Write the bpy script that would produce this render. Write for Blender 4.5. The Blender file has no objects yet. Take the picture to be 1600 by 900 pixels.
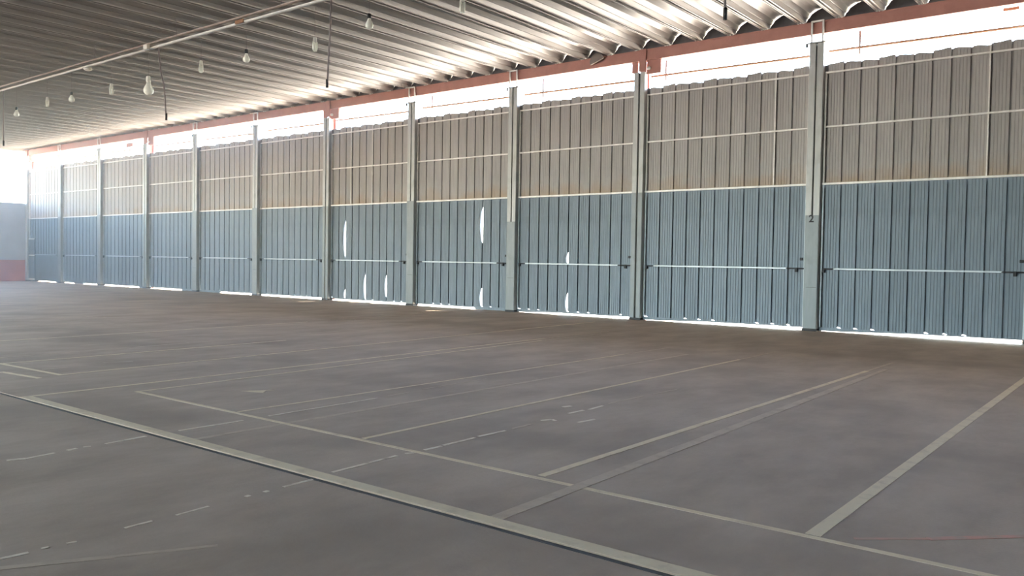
import bpy, bmesh, math, random
from mathutils import Matrix, Vector
random.seed(7)
S = bpy.context.scene
COL = S.collection

# ------------------------------------------------------------------ camera
YAW, PITCH, ROLL, FPX = 0.66716, -0.0332, 0.01528, 1303.09
CAM = Vector((6.3865, -19.0364, 1.5))
fwd = Vector((-math.sin(YAW) * math.cos(PITCH), math.cos(YAW) * math.cos(PITCH), math.sin(PITCH)))
rt0 = Vector((math.cos(YAW), math.sin(YAW), 0))
up0 = rt0.cross(fwd)
rt = rt0 * math.cos(ROLL) + up0 * math.sin(ROLL)
up = -rt0 * math.sin(ROLL) + up0 * math.cos(ROLL)
cd = bpy.data.cameras.new('camera')
cam = bpy.data.objects.new('camera', cd)
COL.objects.link(cam)
cd.sensor_width = 36.0
cd.lens = FPX / 1600 * 36
cd.clip_end = 500
m = Matrix.Identity(4)
for i in range(3):
    m[i][0], m[i][1], m[i][2], m[i][3] = rt[i], up[i], -fwd[i], CAM[i]
cam.matrix_world = m
S.camera = cam

# ------------------------------------------------------------------ sky, sun, exposure
world = bpy.data.worlds.new('world')
S.world = world
world.use_nodes = True
bg = world.node_tree.nodes['Background']
sky = world.node_tree.nodes.new('ShaderNodeTexSky')
sky.sky_type = 'NISHITA'
sky.sun_disc = False
sky.sun_elevation = math.radians(58)
sky.sun_rotation = math.radians(18)
sky.air_density = 1.0
sky.dust_density = 1.5
wb_ = world.node_tree.nodes.new('ShaderNodeMix')       # camera white balance leans to the warm side
wb_.data_type = 'RGBA'
wb_.blend_type = 'MULTIPLY'
wb_.inputs[0].default_value = 1.0
wb_.inputs[7].default_value = (1.05, 1.0, 0.94, 1)
world.node_tree.links.new(sky.outputs[0], wb_.inputs[6])
world.node_tree.links.new(wb_.outputs[2], bg.inputs['Color'])
bg.inputs['Strength'].default_value = 0.30
sd = bpy.data.lights.new('sun', 'SUN')
sd.energy = 5.5
sd.angle = math.radians(0.6)
sd.color = (1.0, 0.93, 0.82)
sun = bpy.data.objects.new('sun', sd)
COL.objects.link(sun)
el, az = math.radians(58), math.radians(18)      # sun stands beyond the doors, a little to the right
sdir = Vector((math.sin(az) * math.cos(el), math.cos(az) * math.cos(el), math.sin(el)))
sun.rotation_euler = sdir.to_track_quat('Z', 'Y').to_euler()
sun.location = (10, 30, 40)
S.view_settings.view_transform = 'Standard'
S.view_settings.look = 'None'
S.view_settings.gamma = 1.0
S.view_settings.use_curve_mapping = False
S.view_settings.exposure = 3.8

# ------------------------------------------------------------------ materials
def new_mat(name, col, rough=0.6, metal=0.0):
    mt = bpy.data.materials.new(name)
    mt.use_nodes = True
    b = mt.node_tree.nodes['Principled BSDF']
    b.inputs['Base Color'].default_value = (*col, 1)
    b.inputs['Roughness'].default_value = rough
    b.inputs['Metallic'].default_value = metal
    return mt

def noisy(name, c1, c2, scale=(1, 1, 1), nscale=3.0, detail=6, rough=(0.5, 0.7), metal=0.0,
          lo=0.35, hi=0.65, bump=0.0, bscale=40, c3=None, s3=0.6, lo3=0.55, hi3=0.75, per_object=0.0, space='Object'):
    mt = new_mat(name, c1, rough[0], metal)
    nt = mt.node_tree
    b = nt.nodes['Principled BSDF']
    tc = nt.nodes.new('ShaderNodeTexCoord')
    geo = nt.nodes.new('ShaderNodeNewGeometry')
    src = geo.outputs['Position'] if space == 'World' else tc.outputs['Object']
    mp = nt.nodes.new('ShaderNodeMapping')
    mp.inputs['Scale'].default_value = scale
    nt.links.new(src, mp.inputs['Vector'])
    n = nt.nodes.new('ShaderNodeTexNoise')
    n.inputs['Scale'].default_value = nscale
    n.inputs['Detail'].default_value = detail
    n.inputs['Roughness'].default_value = 0.62
    nt.links.new(mp.outputs[0], n.inputs['Vector'])
    r = nt.nodes.new('ShaderNodeMapRange')
    r.inputs['From Min'].default_value = lo
    r.inputs['From Max'].default_value = hi
    nt.links.new(n.outputs['Fac'], r.inputs['Value'])
    mx = nt.nodes.new('ShaderNodeMix')
    mx.data_type = 'RGBA'
    mx.inputs[6].default_value = (*c1, 1)
    mx.inputs[7].default_value = (*c2, 1)
    nt.links.new(r.outputs[0], mx.inputs[0])
    out = mx.outputs[2]
    if c3:
        n3 = nt.nodes.new('ShaderNodeTexNoise')
        n3.inputs['Scale'].default_value = s3
        n3.inputs['Detail'].default_value = 5
        nt.links.new(src, n3.inputs['Vector'])
        r3 = nt.nodes.new('ShaderNodeMapRange')
        r3.inputs['From Min'].default_value = lo3
        r3.inputs['From Max'].default_value = hi3
        nt.links.new(n3.outputs['Fac'], r3.inputs['Value'])
        m3 = nt.nodes.new('ShaderNodeMix')
        m3.data_type = 'RGBA'
        nt.links.new(r3.outputs[0], m3.inputs[0])
        nt.links.new(out, m3.inputs[6])
        m3.inputs[7].default_value = (*c3, 1)
        out = m3.outputs[2]
    if per_object:
        oi = nt.nodes.new('ShaderNodeObjectInfo')
        rr = nt.nodes.new('ShaderNodeMapRange')
        rr.inputs['To Min'].default_value = 1 - per_object
        rr.inputs['To Max'].default_value = 1 + per_object
        nt.links.new(oi.outputs['Random'], rr.inputs['Value'])
        hs = nt.nodes.new('ShaderNodeHueSaturation')
        nt.links.new(rr.outputs[0], hs.inputs['Value'])
        nt.links.new(out, hs.inputs['Color'])
        out = hs.outputs[0]
    nt.links.new(out, b.inputs['Base Color'])
    rg = nt.nodes.new('ShaderNodeMapRange')
    rg.inputs['To Min'].default_value = rough[0]
    rg.inputs['To Max'].default_value = rough[1]
    nt.links.new(n.outputs['Fac'], rg.inputs['Value'])
    nt.links.new(rg.outputs[0], b.inputs['Roughness'])
    if bump:
        nb = nt.nodes.new('ShaderNodeTexNoise')
        nb.inputs['Scale'].default_value = bscale
        nb.inputs['Detail'].default_value = 4
        nt.links.new(src, nb.inputs['Vector'])
        bp = nt.nodes.new('ShaderNodeBump')
        bp.inputs['Strength'].default_value = bump
        bp.inputs['Distance'].default_value = 0.02
        nt.links.new(nb.outputs['Fac'], bp.inputs['Height'])
        nt.links.new(bp.outputs[0], b.inputs['Normal'])
    return mt

M = {}
M['floor'] = noisy('concrete_floor', (0.395, 0.315, 0.245), (0.54, 0.44, 0.352), (1, 0.45, 1), 1.6, 12, (0.55, 0.75), bump=0.10,
                   c3=(0.35, 0.28, 0.222), s3=0.55, lo3=0.5, hi3=0.72, space='World')
M['paint'] = noisy('worn_line_paint', (0.80, 0.69, 0.50), (0.56, 0.465, 0.35), (1, 1, 1), 5, 8, (0.5, 0.7), lo=0.5, hi=0.78, space='World')
M['paint_faint'] = noisy('faded_line_paint', (0.58, 0.48, 0.37), (0.45, 0.365, 0.285), (1, 1, 1), 6, 8, (0.5, 0.7), lo=0.46, hi=0.74, space='World')
M['filler'] = noisy('joint_filler', (0.85, 0.77, 0.64), (0.50, 0.41, 0.325), (1, 1, 1), 9, 8, (0.5, 0.7), lo=0.5, hi=0.72, space='World')
M['paint_red'] = noisy('worn_red_paint', (0.66, 0.34, 0.27), (0.50, 0.37, 0.29), (1, 1, 1), 9, 8, (0.5, 0.7), lo=0.38, hi=0.6, space='World')
M['sheet'] = noisy('galvanised_sheet', (0.135, 0.172, 0.210), (0.185, 0.228, 0.270), (14, 14, 0.7), 1.6, 7, (0.42, 0.6), 0.35,
                   c3=(0.120, 0.150, 0.180), s3=1.3, per_object=0.07)
M['sheet_up'] = noisy('warm_lit_sheet', (0.336, 0.322, 0.315), (0.414, 0.396, 0.385), (14, 14, 0.7), 1.6, 7, (0.5, 0.66), 0.15,  # upper leaves: warm reflected light put into the colour, lower ones stay blue
                      c3=(0.308, 0.293, 0.283), s3=1.3, per_object=0.06)
M['post'] = noisy('galvanised_post', (0.375, 0.392, 0.392), (0.482, 0.498, 0.493), (6, 6, 0.8), 1.5, 7, (0.38, 0.58), 0.2,
                  c3=(0.325, 0.336, 0.330), s3=2.2)
M['plate'] = noisy('plate_cool_lit', (0.181, 0.206, 0.220), (0.231, 0.256, 0.270), (6, 6, 0.8), 1.5, 7, (0.38, 0.58), 0.3,  # cooler, dimmer light on the lower posts put into the colour
                   c3=(0.155, 0.172, 0.181), s3=2.2)
M['rail'] = noisy('pale_rail', (0.830, 0.821, 0.792), (0.684, 0.674, 0.655), (3, 3, 3), 2, 5, (0.4, 0.55), 0.2)
M['bar'] = noisy('bright_bar', (0.50, 0.57, 0.62), (0.42, 0.48, 0.52), (3, 3, 3), 2, 5, (0.35, 0.5), 0.4)
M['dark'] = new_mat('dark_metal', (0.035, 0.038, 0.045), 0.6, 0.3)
M['red'] = noisy('red_primer', (0.416, 0.190, 0.157), (0.485, 0.231, 0.190), (1, 1, 1), 3, 6, (0.5, 0.65), 0.0, c3=(0.382, 0.196, 0.162), s3=1.5)
M['roof'] = noisy('galvanised_roof', (0.336, 0.319, 0.297), (0.426, 0.409, 0.386), (6, 0.35, 6), 1.2, 7, (0.27, 0.40), 0.55, per_object=0.05)
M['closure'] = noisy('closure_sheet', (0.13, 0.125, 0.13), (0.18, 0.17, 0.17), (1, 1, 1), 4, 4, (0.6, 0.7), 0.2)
M['rust'] = noisy('rusty_steel', (0.24, 0.12, 0.065), (0.33, 0.19, 0.11), (2, 2, 2), 6, 6, (0.6, 0.8), 0.1)
M['tube'] = noisy('conduit_grey', (0.50, 0.49, 0.47), (0.40, 0.39, 0.38), (1, 1, 1), 2, 4, (0.4, 0.55), 0.3)
M['tube_old'] = noisy('conduit_rusty', (0.20, 0.165, 0.15), (0.26, 0.20, 0.17), (1, 1, 1), 3, 4, (0.5, 0.65), 0.2)
M['white'] = new_mat('white_plastic', (0.75, 0.74, 0.70), 0.35)
M['glass_round'] = new_mat('opal_glass', (0.95, 0.95, 0.88), 0.15)
M['wire'] = new_mat('grey_cable', (0.24, 0.21, 0.22), 0.6)
M['plaster'] = noisy('grey_plaster', (0.497, 0.529, 0.572), (0.562, 0.594, 0.637), (1, 1, 1), 1.5, 5, (0.7, 0.85))
M['dado'] = noisy('red_dado', (0.490, 0.163, 0.122), (0.571, 0.218, 0.163), (1, 1, 1), 1.5, 5, (0.55, 0.7))
M['ground'] = noisy('sandy_ground', (0.32, 0.285, 0.235), (0.40, 0.36, 0.30), (1, 1, 1), 0.3, 5, (0.8, 0.95), space='World')
M['ink'] = new_mat('black_ink', (0.01, 0.01, 0.015), 0.6)
M['flap'] = noisy('brown_flap', (0.20, 0.165, 0.15), (0.25, 0.21, 0.19), (1, 1, 1), 4, 4, (0.6, 0.7), 0.1)
M['zinc'] = new_mat('pale_zinc', (0.80, 0.78, 0.74), 0.3, 0.3)  # bolt brightness stands for leaking daylight; also used on pulleys

M['floor'].node_tree.nodes['Principled BSDF'].inputs['Specular IOR Level'].default_value = 0.22
for k_ in ('paint', 'paint_faint', 'filler', 'paint_red'):
    M[k_].node_tree.nodes['Principled BSDF'].inputs['Specular IOR Level'].default_value = 0.22

# dirt washed down to the foot of the upper sheets (own ragged shape, brown)
nt = M['sheet_up'].node_tree
b = nt.nodes['Principled BSDF']
prev = b.inputs['Base Color'].links[0].from_socket
tc = nt.nodes.new('ShaderNodeNewGeometry')
sx = nt.nodes.new('ShaderNodeSeparateXYZ')
nt.links.new(tc.outputs['Position'], sx.inputs[0])
nz = nt.nodes.new('ShaderNodeTexNoise')
nz.inputs['Scale'].default_value = 2.2
nz.inputs['Detail'].default_value = 6
nt.links.new(tc.outputs['Position'], nz.inputs['Vector'])
ad = nt.nodes.new('ShaderNodeMath')
ad.operation = 'MULTIPLY_ADD'
ad.inputs[1].default_value = 0.9
nt.links.new(nz.outputs['Fac'], ad.inputs[0])
nt.links.new(sx.outputs['Z'], ad.inputs[2])
rz = nt.nodes.new('ShaderNodeMapRange')
rz.inputs['From Min'].default_value = 4.15
rz.inputs['From Max'].default_value = 3.65
nt.links.new(ad.outputs[0], rz.inputs['Value'])
mx = nt.nodes.new('ShaderNodeMix')
mx.data_type = 'RGBA'
nt.links.new(rz.outputs[0], mx.inputs[0])
nt.links.new(prev, mx.inputs[6])
mx.inputs[7].default_value = (0.37, 0.29, 0.215, 1)
nt.links.new(mx.outputs[2], b.inputs['Base Color'])

# ------------------------------------------------------------------ helpers
def mesh_from(bm, name, mat, smooth=False):
    me = bpy.data.meshes.new(name)
    bmesh.ops.recalc_face_normals(bm, faces=bm.faces)
    bm.to_mesh(me)
    bm.free()
    me.materials.append(mat)
    if smooth:
        for p in me.polygons:
            p.use_smooth = True
    return me

def link(name, me, parent=None, loc=(0, 0, 0)):
    o = bpy.data.objects.new(name, me)
    COL.objects.link(o)
    o.location = loc
    if parent:
        o.parent = parent
    return o

def tag(o, label=None, cat=None, group=None, kind=None):
    if label: o['label'] = label
    if cat: o['category'] = cat
    if group: o['group'] = group
    if kind: o['kind'] = kind
    return o

def empty(name, loc=(0, 0, 0)):
    o = bpy.data.objects.new(name, None)
    o.empty_display_size = 0.2
    COL.objects.link(o)
    o.location = loc
    return o

def add_box(bm, x0, x1, y0, y1, z0, z1, bevel=0.0):
    vs = [bm.verts.new(p) for p in ((x0, y0, z0), (x1, y0, z0), (x1, y1, z0), (x0, y1, z0), (x0, y0, z1), (x1, y0, z1), (x1, y1, z1), (x0, y1, z1))]
    fs = [bm.faces.new([vs[i] for i in f]) for f in ((0, 3, 2, 1), (4, 5, 6, 7), (0, 1, 5, 4), (1, 2, 6, 5), (2, 3, 7, 6), (3, 0, 4, 7))]
    if bevel:
        es = list({e for f in fs for e in f.edges})
        bmesh.ops.bevel(bm, geom=es, offset=bevel, segments=1, affect='EDGES')

def box(name, mat, parent, x0, x1, y0, y1, z0, z1, bevel=0.0):
    bm = bmesh.new()
    add_box(bm, x0, x1, y0, y1, z0, z1, bevel)
    return link(name, mesh_from(bm, name, mat), parent)

def add_tube(bm, pts, r, n=8, caps=True):
    pts = [Vector(p) for p in pts]
    rings = []
    for i, p in enumerate(pts):
        d = (pts[min(i + 1, len(pts) - 1)] - pts[max(i - 1, 0)]).normalized()
        a = Vector((0, 0, 1)) if abs(d.z) < 0.9 else Vector((1, 0, 0))
        s = d.cross(a).normalized()
        t = s.cross(d)
        rad = r[i] if isinstance(r, (list, tuple)) else r
        rings.append([bm.verts.new(p + (s * math.cos(2 * math.pi * k / n) + t * math.sin(2 * math.pi * k / n)) * rad) for k in range(n)])
    for a, b_ in zip(rings, rings[1:]):
        for k in range(n):
            bm.faces.new((a[k], a[(k + 1) % n], b_[(k + 1) % n], b_[k]))
    if caps:
        bm.faces.new(rings[0][::-1])
        bm.faces.new(rings[-1])

def tube(name, mat, parent, pts, r, n=8, smooth=True):
    bm = bmesh.new()
    add_tube(bm, pts, r, n)
    return link(name, mesh_from(bm, name, mat, smooth), parent)

def lathe(name, mat, parent, prof, n=14, loc=(0, 0, 0)):
    bm = bmesh.new()
    rings = [[bm.verts.new((r * math.cos(2 * math.pi * k / n), r * math.sin(2 * math.pi * k / n), z)) for k in range(n)] for r, z in prof]
    for a, b_ in zip(rings, rings[1:]):
        for k in range(n):
            bm.faces.new((a[k], a[(k + 1) % n], b_[(k + 1) % n], b_[k]))
    bm.faces.new(rings[0][::-1])
    bm.faces.new(rings[-1])
    return link(name, mesh_from(bm, name, mat, True), parent, loc)

def strip_quad(name, mat, parent, x0, y0, x1, y1, w, z=0.0, h=0.003):
    d = Vector((x1 - x0, y1 - y0, 0))
    nrm = Vector((-d.y, d.x, 0)).normalized() * (w / 2)
    bm = bmesh.new()
    b4 = [Vector((x0, y0, 0)) + nrm, Vector((x0, y0, 0)) - nrm, Vector((x1, y1, 0)) - nrm, Vector((x1, y1, 0)) + nrm]
    lo = [bm.verts.new((p.x, p.y, z - 0.002)) for p in b4]
    hi = [bm.verts.new((p.x, p.y, z + h)) for p in b4]
    bm.faces.new(hi)
    bm.faces.new(lo[::-1])
    for k in range(4):
        bm.faces.new((lo[k], lo[(k + 1) % 4], hi[(k + 1) % 4], hi[k]))
    return link(name, mesh_from(bm, name, mat), parent)

# ------------------------------------------------------------------ the hall
PX = [4.35, 0.0, -4.525, -8.682, -12.810, -17.025, -21.212, -25.408, -29.438, -33.687, -37.897, -41.861]   # posts, near to far
XL, XR, YB, STEP = -42.0, 16.0, -36.0, -15.42

g = box('ground_outside', M['ground'], None, -160, 120, -140, 120, -0.30, -0.04)
tag(g, 'pale sandy ground outside the hall beyond the doors', 'ground', kind='structure')

fl = box('floor', M['floor'], None, XL, XR, STEP, 0.45, -0.2, 0.0, 0.0)
tag(fl, 'worn brownish grey concrete floor with painted court lines', 'floor', kind='structure')
box('lower_slab', M['floor'], fl, XL, XR, YB, STEP - 0.032, -0.2, -0.008)
box('joint_shade', M['dark'], fl, XL, XR, STEP - 0.036, STEP - 0.0005, -0.15, -0.006)  # dark joint fill put in for the shadow line at the slab step

MARKS = [
 ('paint', -2.965, -15.365, 12.0, -15.355, .11), ('paint', -2.465, -14.424, 12.0, -14.43, .05),
 ('paint', 1.172, -14.38, 1.14, -6.6, .05), ('paint', 2.993, -14.36, 3.048, -6.6, .065), ('paint_faint', 3.358, -15.30, 3.22, -7.3, .095),
 ('paint', 4.878, -14.386, 4.905, -5.2, .085), ('paint_faint', .181, -15.30, .207, -6.5, .06), ('paint', -.62, -14.38, -.53, -7.3, .04),
 ('paint', -2.441, -14.42, -2.84, -6.4, .042), ('paint', -2.938, -15.33, -3.06, -6.0, .055), ('paint', -4.338, -14.40, -4.79, -1.5, .045),
 ('paint', -5.95, -14.5, -6.04, -9.8, .05), ('paint_faint', -6.665, -14.3, -6.91, -7.8, .045), ('paint', -9.125, -13.6, -9.27, -6.8, .05),
 ('paint', -6.0, -14.49, -4.315, -14.415, .06), ('paint', -5.016, -14.786, -4.211, -14.708, .06), ('paint', -5.051, -14.904, -5.077, -14.763, .05),
 ('paint_faint', -5.01, -14.351, -4.977, -14.046, .04), ('paint_faint', -5.128, -13.52, -5.013, -13.146, .04),
 ('paint_faint', -11.523, -13.0, -11.514, -10.2, .05), ('paint_faint', -12.223, -13.0, -12.1, -10.2, .05), ('paint_faint', -14.09, -9.684, -13.17, -9.59, .07),
 ('paint_faint', -9.4, -6.0, -9.62, -1.7, .04),
 ('paint_faint', 1.14, -6.6, 1.13, -5.2, .04), ('paint_faint', 3.05, -6.6, 3.06, -5.2, .05), ('paint_faint', 3.22, -7.3, 3.2, -6.2, .07),
 ('paint_faint', -.53, -7.3, -.52, -5.6, .035), ('paint_faint', -2.84, -6.4, -2.9, -4.2, .035), ('paint_faint', -3.06, -6.0, -3.09, -3.6, .045),
 ('filler', -.193, -16.578, -.154, -16.464, .045), ('filler', -.154, -16.464, -.189, -16.248, .03), ('filler', -.205, -16.148, -.217, -16.071, .035),
 ('filler', -.226, -16.018, -.205, -15.969, .03), ('filler', -.211, -15.851, -.253, -15.496, .035), ('filler', -.219, -15.219, -.214, -14.594, .033),
 ('filler', -.228, -14.309, -.244, -12.92, .025), ('paint_faint', -.262, -12.764, -.274, -12.411, .022), ('paint_faint', -.333, -12.146, -.337, -10.994, .022),
 ('filler', 1.91, -17.41, 1.923, -17.268, .03), ('filler', 1.912, -17.203, 1.914, -17.169, .022), ('filler', 1.928, -17.087, 1.937, -17.039, .018),
 ('filler', 1.911, -16.77, 1.906, -16.609, .022), ('filler', 1.907, -16.466, 1.89, -16.246, .022), ('filler', 1.879, -15.982, 1.873, -15.95, .03),
 ('filler', 1.88, -15.846, 1.873, -15.813, .03), ('filler', 1.871, -15.692, 1.862, -15.45, .028),
 ('filler', 1.84, -15.257, 1.813, -14.615, .033), ('filler', 1.818, -14.526, 1.839, -14.464, .033), ('filler', 1.833, -14.337, 1.841, -14.148, .033),
 ('filler', 1.833, -14.124, 1.833, -13.73, .035), ('filler', 1.824, -13.67, 1.843, -13.328, .035), ('paint_faint', 1.833, -13.224, 1.837, -12.945, .03),
 ('filler', 1.793, -12.737, 1.841, -12.628, .033), ('filler', 1.841, -12.628, 1.905, -12.655, .033), ('filler', 2.104, -12.576, 2.138, -12.331, .035),
 ('filler', 1.779, -12.259, 1.793, -12.006, .035), ('filler', 1.811, -11.94, 1.797, -11.649, .033), ('paint_faint', 1.774, -11.511, 1.798, -10.803, .03),
 ('paint_faint', 1.811, -10.606, 1.848, -10.049, .022), ('filler', 1.536, -11.997, 1.562, -11.895, .05),
 ('paint_faint', 2.039, -17.456, 2.299, -17.016, .05), ('paint_faint', 2.299, -17.016, 2.54, -16.597, .035),
 ('paint_red', 5.075, -14.30, 5.389, -14.029, .03), ('paint_red', 5.389, -14.029, 5.823, -13.597, .05), ('paint_red', 5.823, -13.597, 6.6, -12.9, .05),
]
for i, (mk, a, b_, c, d, w) in enumerate(MARKS):
    near = b_ < STEP - 0.03
    strip_quad('joint_filler' if mk == 'filler' else 'painted_line', M[mk], fl, a, b_, c, d, w, -0.008 if near else 0.0, 0.0015 + 0.0002 * (i % 6))
# painted arrow head
bm = bmesh.new()
pts = [(-1.69, -13.64), (-1.40, -13.55), (-1.50, -13.44), (-1.47, -13.33)]
top = [bm.verts.new((x, y, 0.002)) for x, y in pts]
bot = [bm.verts.new((x, y, -0.002)) for x, y in pts]
bm.faces.new(top)
bm.faces.new(bot[::-1])
for k in range(4):
    bm.faces.new((bot[k], bot[(k + 1) % 4], top[(k + 1) % 4], top[k]))
link('painted_arrow', mesh_from(bm, 'painted_arrow', M['paint']), fl)

# ---- end wall, open above
wl = box('wall_left', M['plaster'], None, XL - 0.2, -41.93, -14.0, 0.16, -0.05, 4.10)  # length out of view chosen for the side light it lets in
tag(wl, 'short grey plastered end wall with red band at its foot', 'wall', kind='structure')
box('dado', M['dado'], wl, -41.93, -41.915, -14.0, -0.02, 0.0, 1.12)
box('moulding', M['plaster'], wl, -41.93, -41.905, -14.0, -0.02, 1.58, 1.615)
box('coping', M['plaster'], wl, XL - 0.23, -41.90, -14.0, -0.02, 4.10, 4.15)
# wall added out of view past the last near door to keep daylight out
wf = box('wall_front_unseen', M['plaster'], None, 8.75, XR, 0.1, 0.3, -0.05, 6.6)
tag(wf, 'added plain plastered wall, out of view beyond the nearest door', 'wall', kind='structure')
wr = box('wall_right_unseen', M['plaster'], None, XR, XR + 0.2, YB, 0.3, -0.05, 6.98)  # unseen wall added to cut the light from the right
tag(wr, 'added plastered end wall, unseen behind the viewpoint, at the near end', 'wall', kind='structure')
wb = box('wall_back_unseen', M['plaster'], None, -5.0, XR, YB - 0.2, YB, -0.05, 6.98)  # unseen wall added, its width set to steer the fill light
tag(wb, 'added plastered wall, unseen, opposite the nearest doors, behind the viewpoint', 'wall', kind='structure')

# ---- roof: deep arched self-supporting sheets running square to the doors
PITCHX, ZB, YO = 0.845, 7.00, 1.10
prof = [(0.0, 0.0), (0.003, -0.018), (0.013, -0.018), (0.016, 0.0), (0.052, 0.0), (0.058, 0.055), (0.097, 0.055), (0.103, 0.0), (0.140, 0.0), (0.143, -0.018), (0.152, -0.018), (0.155, 0.0),
        (0.185, 0.085), (0.20, 0.085), (0.255, 0.19), (0.33, 0.24), (0.41, 0.272), (0.50, 0.285),
        (0.59, 0.272), (0.67, 0.24), (0.745, 0.19), (0.80, 0.085), (0.815, 0.085), (0.845, 0.0)]
bm = bmesh.new()
fr = [bm.verts.new((x, YB, z)) for x, z in prof]
bk = [bm.verts.new((x, YO, z)) for x, z in prof]
fr2 = [bm.verts.new((x, YB, z + 0.012)) for x, z in prof]
bk2 = [bm.verts.new((x, YO, z + 0.012)) for x, z in prof]
for k in range(len(prof) - 1):
    bm.faces.new((fr[k], bk[k], bk[k + 1], fr[k + 1]))
    bm.faces.new((fr2[k], fr2[k + 1], bk2[k + 1], bk2[k]))
    bm.faces.new((bk[k], bk2[k], bk2[k + 1], bk[k + 1]))
roof_me = bpy.data.meshes.new('roof_sheet')
bm.to_mesh(roof_me)
bm.free()
roof_me.materials.append(M['roof'])
# arch closure, a little short on its far side so that a sliver of daylight shows
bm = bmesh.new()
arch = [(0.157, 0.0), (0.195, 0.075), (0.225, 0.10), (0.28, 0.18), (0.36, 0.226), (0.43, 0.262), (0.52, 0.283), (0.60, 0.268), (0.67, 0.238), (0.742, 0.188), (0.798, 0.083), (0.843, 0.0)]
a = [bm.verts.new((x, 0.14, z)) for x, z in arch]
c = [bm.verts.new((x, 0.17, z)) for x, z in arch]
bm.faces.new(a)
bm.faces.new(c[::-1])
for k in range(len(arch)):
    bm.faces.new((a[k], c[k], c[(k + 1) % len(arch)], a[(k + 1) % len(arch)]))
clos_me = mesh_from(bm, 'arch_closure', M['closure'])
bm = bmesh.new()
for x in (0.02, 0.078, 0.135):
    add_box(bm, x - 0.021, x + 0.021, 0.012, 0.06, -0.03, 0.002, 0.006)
bolt_leak_me = mesh_from(bm, 'bolt_leak_row', M['zinc'])  # pale bolts standing in for daylight leaking over the beam
ceil = empty('ceiling', (0, 0, ZB))
tag(ceil, 'ribbed galvanised metal roof of deep arched sheets over the hall', 'roof', kind='structure')
x = XL - 0.25
X0R = -2.92 - 0.0775
k0 = math.floor((x - X0R) / PITCHX)
k = k0
while X0R + k * PITCHX < XR:
    xx = X0R + k * PITCHX
    sh = link('roof_sheet', roof_me, ceil, (xx, 0, 0))
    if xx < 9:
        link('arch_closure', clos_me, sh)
        if xx > -30:
            link('bolt_leak_row', bolt_leak_me, sh)
    k += 1
# one closure that has dropped and leans in over the beam
bm = bmesh.new()
n = 12
a = [bm.verts.new((-0.22 * math.cos(math.pi * i / n), 0, 0.22 * math.sin(math.pi * i / n))) for i in range(n + 1)]
c = [bm.verts.new((-0.205 * math.cos(math.pi * i / n), 0.06, 0.20 * math.sin(math.pi * i / n))) for i in range(n + 1)]
bm.faces.new(a)
bm.faces.new(c[::-1])
for i in range(n + 1):
    bm.faces.new((a[i], c[i], c[(i + 1) % (n + 1)], a[(i + 1) % (n + 1)]))
fo = link('dropped_closure', mesh_from(bm, 'dropped_closure', M['flap']), ceil, (-5.80, -0.06, -0.16))
fo.rotation_euler = (0, math.radians(-18), 0)
fo['label'] = 'brown half-round closure plate dropped over the beam'

# ---- red beam along the doors
bm = bmesh.new()
BX0, BX1 = -42.15, 9.0
add_box(bm, BX0, BX1, 0.05, 0.24, 6.955, 6.98)
add_box(bm, BX0, BX1, 0.05, 0.24, 6.695, 6.72)
add_box(bm, BX0, BX1, 0.065, 0.085, 6.72, 6.955)
beam = link('steel_beam', mesh_from(bm, 'steel_beam', M['red']))
tag(beam, 'long red-brown steel beam carrying the roof above all the doors', 'beam')

# ------------------------------------------------------------------ posts
ORD = ['', 'nearest', 'second', 'third', 'fourth', 'fifth', 'sixth', 'seventh', 'eighth', 'ninth', 'tenth', 'farthest']
post_label = {
 0: 'grey steel door post at the near end of the nearest door',
 1: 'slotted grey steel door post with a black painted 2',
 2: 'grey double-channel post in front of the nearest red column',
 3: 'slotted grey door post, third from the near end of the wall',
 4: 'grey door post beside the door with most light slits, near side',
 5: 'grey double-channel post in front of the second red column',
 6: 'pale grey door post, first one beyond the second red column',
 7: 'pale grey door post, second one beyond the second red column',
 8: 'pale double-channel post in front of the third red column',
 9: 'pale door post, first one beyond the third red column',
 10: 'pale door post, last one before the far corner',
 11: 'thin grey post in the far corner beside the end wall'}
def number_mesh(txt, size):
    cu = bpy.data.curves.new('number', 'FONT')
    cu.body = txt
    cu.size = size
    cu.extrude = 0.001
    cu.offset = 0.006
    cu.align_x = 'CENTER'
    to = bpy.data.objects.new('tmp', cu)
    COL.objects.link(to)
    dg = bpy.context.evaluated_depsgraph_get()
    me = bpy.data.meshes.new_from_object(to.evaluated_get(dg))
    bpy.data.objects.remove(to)
    me.materials.clear()
    me.materials.append(M['ink'])
    return me

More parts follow.
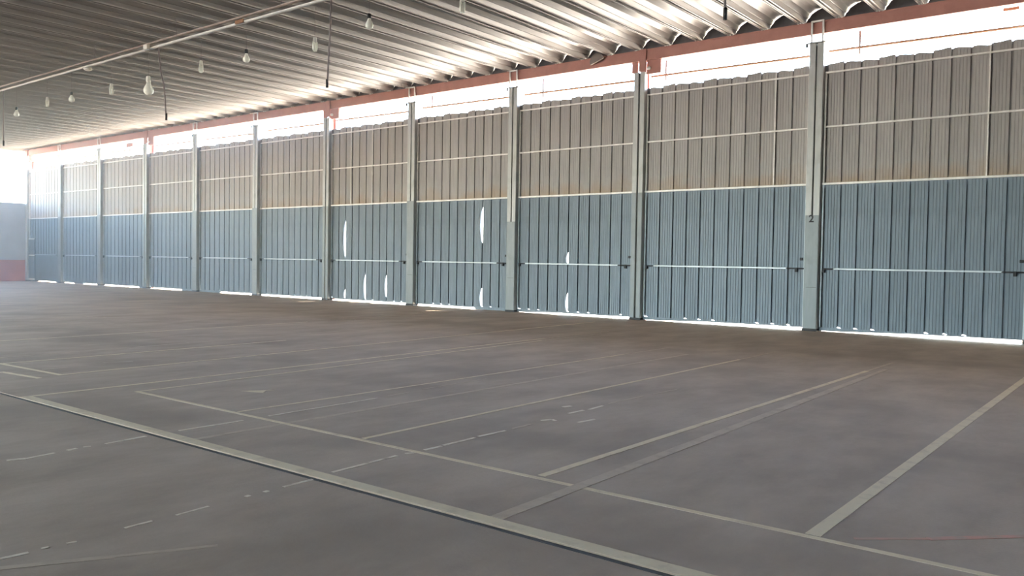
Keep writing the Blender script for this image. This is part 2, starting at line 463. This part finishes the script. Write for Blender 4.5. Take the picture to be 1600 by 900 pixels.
for i, px in enumerate(PX):
    main = i in (2, 5, 8, 11)
    p = empty('door_post', (px, 0, 0))
    tag(p, post_label[i], 'post', 'posts between the doors')
    top = 6.40 if main else 6.48
    sl = 0.022 if main else 0.016
    if i == 11:
        box('channel', M['post'], p, -0.06, 0.16, 0.0, 0.14, 0, top, 0.006)
    else:
        box('channel', M['post'], p, -0.158, -sl, 0.0, 0.155, 0, top, 0.008)
        box('channel', M['post'], p, sl, 0.158, 0.0, 0.155, 0, top, 0.008)
        box('back_web', M['dark'], p, -sl - 0.002, sl + 0.002, 0.12, 0.15, 0, top - 0.02)
    if i < 11:
        box('back_flange', M['closure'], p, -0.215, 0.215, 0.178, 0.19, 0, 6.0)
    box('base_shoe', M['dark'], p, -0.165 if i < 11 else -0.06, 0.165, -0.008, 0.16, 0, 0.055)
    if not main:
        box('toned_cover_plate', M['plate'], p, -0.150, 0.150, -0.010, 0.0, 0.055, 2.62 if i in (0, 1, 3) else 3.35, 0.003)
        box('weld_seam', M['dark'], p, -0.10, 0.13, -0.0125, -0.009, 0.985, 0.992)
        box('cap_plate', M['post'], p, -0.20, 0.20, -0.02, 0.17, top, top + 0.03, 0.004)
        box('cap_hook', M['dark'], p, -0.25, -0.20, 0.0, 0.03, top - 0.07, top + 0.02)
        bm = bmesh.new()                                   # pulley hanger in front of the beam
        add_box(bm, -0.135, -0.10, -0.01, 0.03, top + 0.03, 6.95)
        add_box(bm, 0.115, 0.15, -0.01, 0.03, top + 0.03, 6.95)
        add_box(bm, -0.135, 0.15, -0.01, 0.03, 6.95, 6.985)
        link('pulley_hanger', mesh_from(bm, 'pulley_hanger', M['rail']), p)
    elif i != 11:
        box('toned_cover_plate', M['plate'], p, -0.150, -sl - 0.004, -0.008, 0.0, 0.055, 3.30, 0.003)  # plates added here to carry the cool light tone of the lower posts
        box('toned_cover_plate', M['plate'], p, sl + 0.004, 0.150, -0.008, 0.0, 0.055, 3.30, 0.003)
    if i == 1:
        nb = link('painted_number', number_mesh('2', 0.23), p, (-0.012, -0.0125, 2.468))
        nb.rotation_euler = (math.pi / 2, 0, 0)
        nb['label'] = 'black painted number 2'
    if main:
        c = empty('steel_column', (px, 0, 0))
        tag(c, {2: 'nearest red steel column behind the grey post', 5: 'second red steel column along the doors',
                8: 'third red steel column along the doors', 11: 'farthest red steel column at the corner'}[i], 'column', 'red columns under the beam')
        bm = bmesh.new()
        add_box(bm, -0.09, 0.09, 0.20, 0.22, 0, 6.695)
        add_box(bm, -0.09, 0.09, 0.36, 0.38, 0, 6.695)
        add_box(bm, 0.0, 0.02, 0.22, 0.36, 0, 6.695)
        link('shaft', mesh_from(bm, 'shaft', M['red']), c)
        box('head_plate', M['red'], c, -0.03, 0.16, 0.02, 0.05, 6.42, 6.985)
        box('bracket', M['red'], c, -0.28, -0.12, 0.10, 0.16, 6.42, 6.695)
        box('bracket', M['red'], c, 0.16, 0.56, 0.10, 0.16, 6.35, 6.695)
        box('pulley', M['zinc'], c, 0.18, 0.27, 0.03, 0.10, 6.45, 6.53, 0.015)

# ------------------------------------------------------------------ doors
YF = 0.135
def strip_mesh(name, mat, w, z0, z1, notch=False, slits=(), hem=0.0):
    cols = [(0.0, 0.05), (0.034, 0.05), (0.042, 0.0)]
    for j in range(1, 5):
        u = 0.042 + (w - 0.046) * j / 5
        cols += [(u - 0.007, 0.0), (u, 0.006), (u + 0.007, 0.0)]
    cols += [(w - 0.004, 0.0), (w, 0.05)]
    zs = [z0, z1]
    for a_, b__, gm in slits:
        zs += [a_ + (b__ - a_) * q / 8 for q in range(9)]
    zs = sorted({round(z, 3) for z in zs if z0 <= z <= z1})
    bm_ = bmesh.new()
    rows = []
    for zi, z in enumerate(zs):
        gp = 0.0
        for a_, b__, gm in slits:
            if a_ <= z <= b__:
                gp = max(gp, gm * math.sin(math.pi * (z - a_) / (b__ - a_)) ** 0.8)
        row = []
        for ci, (u, dep) in enumerate(cols):
            zz = z
            if zi == 0 and notch and ci < 3:
                zz = z + 0.022
            if zi == len(zs) - 1 and hem:
                zz = z + hem * math.sin(5.1 * u / w)
            uu = u if u < w * 0.75 else u - gp
            row.append(bm_.verts.new((uu, dep, zz)))
        rows.append(row)
    for r0, r1 in zip(rows, rows[1:]):
        for ci in range(len(cols) - 1):
            bm_.faces.new((r0[ci], r0[ci + 1], r1[ci + 1], r1[ci]))
    return mesh_from(bm_, name, mat)

SLITS = {4: {1: [(1.5, 2.85, .075), (0.09, 0.42, .05)], 4: [(0.09, 1.0, .055)], 7: [(0.2, 0.98, .06)]},
         3: {7: [(2.0, 3.1, .06), (0.09, 0.66, .05)]},
         2: {4: [(1.43, 1.75, .035), (0.09, 0.62, .04)]}}
BOTTOM = {0: [(0, .02), (1, .05)], 1: [(0, .01), (.12, .015), (.5, .06), (1, .075)], 2: [(0, .01), (.10, .012), (.4, .05), (1, .065)],
          3: [(0, .012), (.10, .012), (.35, .045), (1, .055)], 4: [(0, .055), (.66, .055), (.665, .004), (1, .004)],
          5: [(0, .05), (1, .06)], 6: [(0, .06), (1, .06)], 7: [(0, .004), (.38, .004), (.40, .06), (1, .06)],
          8: [(0, .055), (.72, .06), (.73, .004), (1, .004)], 9: [(0, .06), (.85, .06), (.86, .004), (1, .004)],
          10: [(0, .05), (.3, .05), (.32, .005), (.55, .005), (.57, .06), (1, .06)], 11: [(0, .004), (.25, .004), (.3, .05), (.85, .05), (.87, .004), (1, .004)]}
# slits belong to doors counted from the nearest one in view
DOOR_LABEL = {
 0: 'metal sheet door beyond the near end of the view',
 1: 'nearest tall metal sheet door, beside the post numbered two',
 2: 'tall metal sheet door between the numbered post and the nearest red column',
 3: 'tall metal sheet door with two short light slits beyond the nearest red column',
 4: 'tall metal sheet door with one long light slit above its lock bar',
 5: 'tall metal sheet door with several bent strips letting daylight through',
 6: 'tall metal sheet door first beyond the second red column',
 7: 'tall metal sheet door second beyond the second red column',
 8: 'tall metal sheet door just before the third red column',
 9: 'tall metal sheet door first beyond the third red column',
 10: 'tall metal sheet door, last but one before the end wall',
 11: 'farthest metal sheet door with a narrow hinged wicket by the end wall'}
SL = {5: SLITS[4], 4: SLITS[3], 3: SLITS[2]}
edges = [8.62] + PX
NS = 11
for i in range(len(PX)):
    xr, xl = edges[i] - 0.165, edges[i + 1] + 0.165
    W = xr - xl
    d = empty('door_%d' % (i + 1), (xl, 0, 0))
    tag(d, DOOR_LABEL[i], 'door', 'tall sheet doors along the hall', 'structure')
    a0, a1 = 0.045, W - 0.04
    w = (a1 - a0) / NS
    lo_a = strip_mesh('lower_strip', M['sheet'], w, 0.09, 3.315, True)
    lo_b = strip_mesh('lower_strip', M['sheet'], w, 0.09, 3.315, False)
    ups = [strip_mesh('upper_strip', M['sheet_up'], w, 3.33, 6.0 + dz, False, (), hm) for dz, hm in ((0.0, .012), (0.02, -.012), (-.015, .016))]
    for s in range(NS):
        sl = SL.get(i, {}).get(s)
        me = strip_mesh('lower_strip', M['sheet'], w, 0.09, 3.315, False, sl) if sl else (lo_a if (s * 7 + i) % 5 in (0, 2, 3) else lo_b)
        link('lower_strip', me, d, (a0 + s * w, YF, 0))
        link('upper_strip', ups[(s * 5 + i) % 3], d, (a0 + s * w, YF + 0.004, 0))
    # frame
    box('side_frame', M['bar'], d, 0.005, 0.045, 0.115, 0.175, 0.09, 3.33, 0.004)
    box('side_frame', M['bar'], d, W - 0.04, W - 0.0, 0.115, 0.175, 0.09, 3.33, 0.004)
    box('side_frame', M['rail'], d, 0.012, 0.045, 0.105, 0.165, 3.33, 5.84, 0.004)
    box('side_frame', M['rail'], d, W - 0.035, W - 0.002, 0.105, 0.165, 3.33, 5.84, 0.004)
    box('divider_rail', M['rail'], d, 0.0, W, 0.095, 0.15, 3.305, 3.35, 0.004)
    box('middle_rail', M['rail'], d, 0.02, W - 0.01, 0.10, 0.14, 4.585, 4.625, 0.004)
    box('top_rail', M['rail'], d, 0.02, W - 0.01, 0.10, 0.14, 5.795, 5.835, 0.004)
    if i in (1, 2):
        us = [a0 + w * 9 - 0.005]
    elif i == 5:
        us = [a0 + w * 2.9, a0 + w * 6]
    else:
        us = []
    for u in us:
        box('upright_tube', M['rail'], d, u - 0.014, u + 0.014, 0.108, 0.136, 3.35, 5.98, 0.003)
    # foot rail, its lower edge following the gap
    bm = bmesh.new()
    bp = BOTTOM[i]
    for yy in (0.13, 0.165):
        pass
    f0 = [bm.verts.new((u * W, 0.125, z)) for u, z in bp]
    f1 = [bm.verts.new((u * W, 0.125, 0.092)) for u, z in bp]
    b0 = [bm.verts.new((u * W, 0.185, z)) for u, z in bp]
    b1 = [bm.verts.new((u * W, 0.185, 0.092)) for u, z in bp]
    for q in range(len(bp) - 1):
        bm.faces.new((f0[q], f0[q + 1], f1[q + 1], f1[q]))
        bm.faces.new((b0[q], b1[q], b1[q + 1], b0[q + 1]))
        bm.faces.new((f0[q], b0[q], b0[q + 1], f0[q + 1]))
        bm.faces.new((f1[q], f1[q + 1], b1[q + 1], b1[q]))
    bm.faces.new((f0[0], f1[0], b1[0], b0[0]))
    bm.faces.new((f0[-1], b0[-1], b1[-1], f1[-1]))
    link('foot_rail', mesh_from(bm, 'foot_rail', M['sheet']), d)
    # lock bar with its two latches
    lb = box('lock_bar', M['bar'], d, 0.30, W - 0.42, 0.08, 0.11, 1.395, 1.435, 0.006)
    for u0, u1, hk in ((0.06, 0.32, 0.09), (W - 0.44, W - 0.03, W - 0.20)):
        bm = bmesh.new()
        add_tube(bm, [(u0, 0.095, 1.412), (u1, 0.095, 1.412)], 0.018, 6)
        add_box(bm, hk - 0.03, hk + 0.03, 0.07, 0.13, 1.33, 1.43, 0.006)
        link('latch', mesh_from(bm, 'latch', M['dark']), lb)
    box('lock_plate', M['dark'], d, W - 0.13, W - 0.06, 0.105, 0.135, 1.60, 1.66, 0.006)
    # rods in the open strip above the door
    rz = 6.29 + 0.006 * ((i * 5) % 7)
    rod = tube('tie_rod', M['rust'], d, [(0.0, 0.34, rz + 0.02), (W, 0.34, rz - 0.02)], 0.03, 6)
    ru = 0.42 + 0.25 * ((i * 3) % 2)
    if i in (1, 2, 3, 4, 5):
        tube('rod_stay', M['tube_old'], d, [(ru, 0.34, 6.70), (ru, 0.34, rz - 0.13)], 0.024, 6)
    if i == 11:
        wk = box('wicket', M['sheet'], d, -0.02, 0.72, 0.07, 0.11, 0.10, 2.28, 0.006)
        for z in (2.25, 1.38, 0.11):  # white hinge strips standing in for light gaps at the wicket edge
            box('gap_hinge', M['white'], wk, 0.05, 0.74, 0.05, 0.072, z - 0.035, z + 0.035, 0.006)
        box('lower_cladding', M['sheet'], d, 0.74, W - 0.05, 0.118, 0.132, 0.10, 1.38, 0.004)
    if i == 9:
        box('red_chip', M['red'], d, 2.05, 2.6, 0.20, 0.24, 6.42, 6.60)
    if i == 1:
        box('stay_plate', M['rust'], d, 3.42, 3.70, 0.36, 0.40, 6.66, 6.72)

# ------------------------------------------------------------------ conduits, cables, bulbs
YC = -8.5
cg = empty('conduit', (-18, YC, 6.49))
tag(cg, 'pale grey conduit tube hung under the roof, the lower of two', 'pipe')
def ctube(name, mat, par, x0, x1, z0, z1, r):
    o = par.location
    return tube(name, mat, par, [(x0 - o.x, 0, z0 - o.z), (x1 - o.x, 0, z1 - o.z)], r, 8)
ctube('pipe', M['tube'], cg, -41.5, 12.0, 6.49, 6.49, 0.032)
box('junction_box', M['white'], cg, 4.68, 4.86, -0.11, -0.033, -0.03, 0.09, 0.008)
lathe('lamp_holder', M['white'], cg, [(0.03, 0.0), (0.09, -0.02), (0.11, -0.06), (0.06, -0.10)], 12, (1.60, 0, -0.02))
box('coupling', M['rust'], cg, 8.45, 8.75, -0.07, -0.033, -0.02, 0.06, 0.01)
co = empty('conduit', (-18, YC, 6.615))
tag(co, 'dull rusty conduit tube hung under the roof, the upper of two', 'pipe')
ctube('pipe', M['tube_old'], co, -41.5, 12.0, 6.615, 6.615, 0.026)
for hx in range(-40, 12, 4):
    tube('hanger_rod', M['wire'], co, [(hx + 18, 0.0, 0.0), (hx + 18, 0.0, 0.385)], 0.005, 5)

CABLES = [([(-21.9, 5.9), (-21.91, 5.2), (-21.91, 4.78)], 'short thin cable hanging near the far end of the roof'),
          ([(-12.80, 6.45), (-12.70, 5.9), (-12.55, 5.55), (-12.50, 5.2), (-12.44, 4.70)], 'kinked grey cable hanging below the white junction box'),
          ([(-6.45, 6.45), (-6.47, 5.8), (-6.52, 5.2), (-6.55, 4.79)], 'long dark cable hanging straight down between bulbs'),
          ([(1.60, 6.45), (1.61, 5.4), (1.63, 4.743)], 'dark cable end hanging nearest the roof edge beam')]
for pts, lab in CABLES:
    if pts[0][1] < 6.4:
        pts = [(pts[0][0], 6.45)] + pts
    c = empty('hanging_cable', (pts[0][0], YC, pts[0][1]))
    tag(c, lab, 'cable', 'loose cables hanging from the conduit')
    P3 = [(a_ - pts[0][0], 0, z - pts[0][1]) for a_, z in pts]
    tube('cable', M['wire'], c, P3, 0.019, 6)
    e = P3[-1]
    tube('cable_end', M['dark'], c, [(e[0], 0, e[2] + 0.16), (e[0], 0, e[2])], 0.027, 6)

ROUND = [(-20.94, 5.72, 1.0), (-17.34, 5.77, 1.0), (-13.26, 5.60, 1.6), (-9.216, 5.76, 1.0), (-5.361, 5.86, 1.0)]
TUBES = [(-18.85, 5.79), (-15.11, 5.726), (-10.96, 5.757), (-6.93, 5.67), (-3.07, 5.76)]
RL = ['farthest round white bulb hanging from the conduit', 'second farthest round bulb hanging from the conduit', 'largest round bulb, beside the kinked cable',
      'round bulb hanging between two tube lamps in mid roof', 'nearest round bulb hanging high near the long cable']
TL = ['farthest small tube lamp hanging from the conduit', 'second farthest tube lamp, near the largest bulb', 'middle tube lamp hanging beyond the kinked cable',
      'tube lamp hanging close beside the long straight cable', 'nearest tube lamp hanging at the upper edge']
for j, (x, z, sc) in enumerate(ROUND):
    L = empty('hanging_bulb', (x, YC, z))
    tag(L, RL[j], 'light bulb', 'bulbs hanging on cords')
    tube('cord', M['wire'], L, [(0, 0, 6.445 - z), (0, 0, 0.14 * sc)], 0.0035, 5)
    lathe('socket', M['dark'] if sc < 1.2 else M['white'], L, [(0.02 * sc, 0.15 * sc), (0.034 * sc, 0.14 * sc), (0.036 * sc, 0.07 * sc), (0.03 * sc, 0.055 * sc)], 10)
    lathe('glass', M['glass_round'], L, [(0.03 * sc, 0.06 * sc), (0.036 * sc, 0.03 * sc), (0.06 * sc, -0.015 * sc), (0.075 * sc, -0.055 * sc), (0.07 * sc, -0.095 * sc), (0.045 * sc, -0.125 * sc), (0.012 * sc, -0.138 * sc)], 14)
for j, (x, z) in enumerate(TUBES):
    L = empty('hanging_tube_lamp', (x, YC, z))
    tag(L, TL[j], 'light bulb', 'tube lamps hanging on cords')
    tube('cord', M['wire'], L, [(0, 0, 6.445 - z), (0, 0, 0.13)], 0.0035, 5)
    lathe('socket', M['white'], L, [(0.02, 0.15), (0.034, 0.14), (0.042, 0.06), (0.042, 0.04)], 10)
    for dx, dy in ((-0.028, 0.018), (0.028, 0.018), (0, -0.03)):
        tube('lamp_tube', M['glass_round'], L, [(dx, dy, 0.05), (dx, dy, -0.10), (dx * 0.8, dy * 0.8, -0.13)], [0.022, 0.022, 0.012], 8)

# ------------------------------------------------------------------ bluish scatter volume added for the lens glare at the far end
hm = bpy.data.materials.new('glare_air')
hm.use_nodes = True
hn = hm.node_tree
hn.nodes.remove(hn.nodes['Principled BSDF'])
vs = hn.nodes.new('ShaderNodeVolumeScatter')
vs.inputs['Color'].default_value = (0.62, 0.82, 1.0, 1)
vs.inputs['Density'].default_value = 0.018
vs.inputs['Anisotropy'].default_value = 0.35
hn.links.new(vs.outputs[0], hn.nodes['Material Output'].inputs['Volume'])
hz = box('veil', hm, None, -41.7, -13.0, YB + 0.1, -0.05, 0.05, 6.95)
tag(hz, 'faint added bluish glare haze in the air at the far end of the hall', 'veil', kind='stuff')
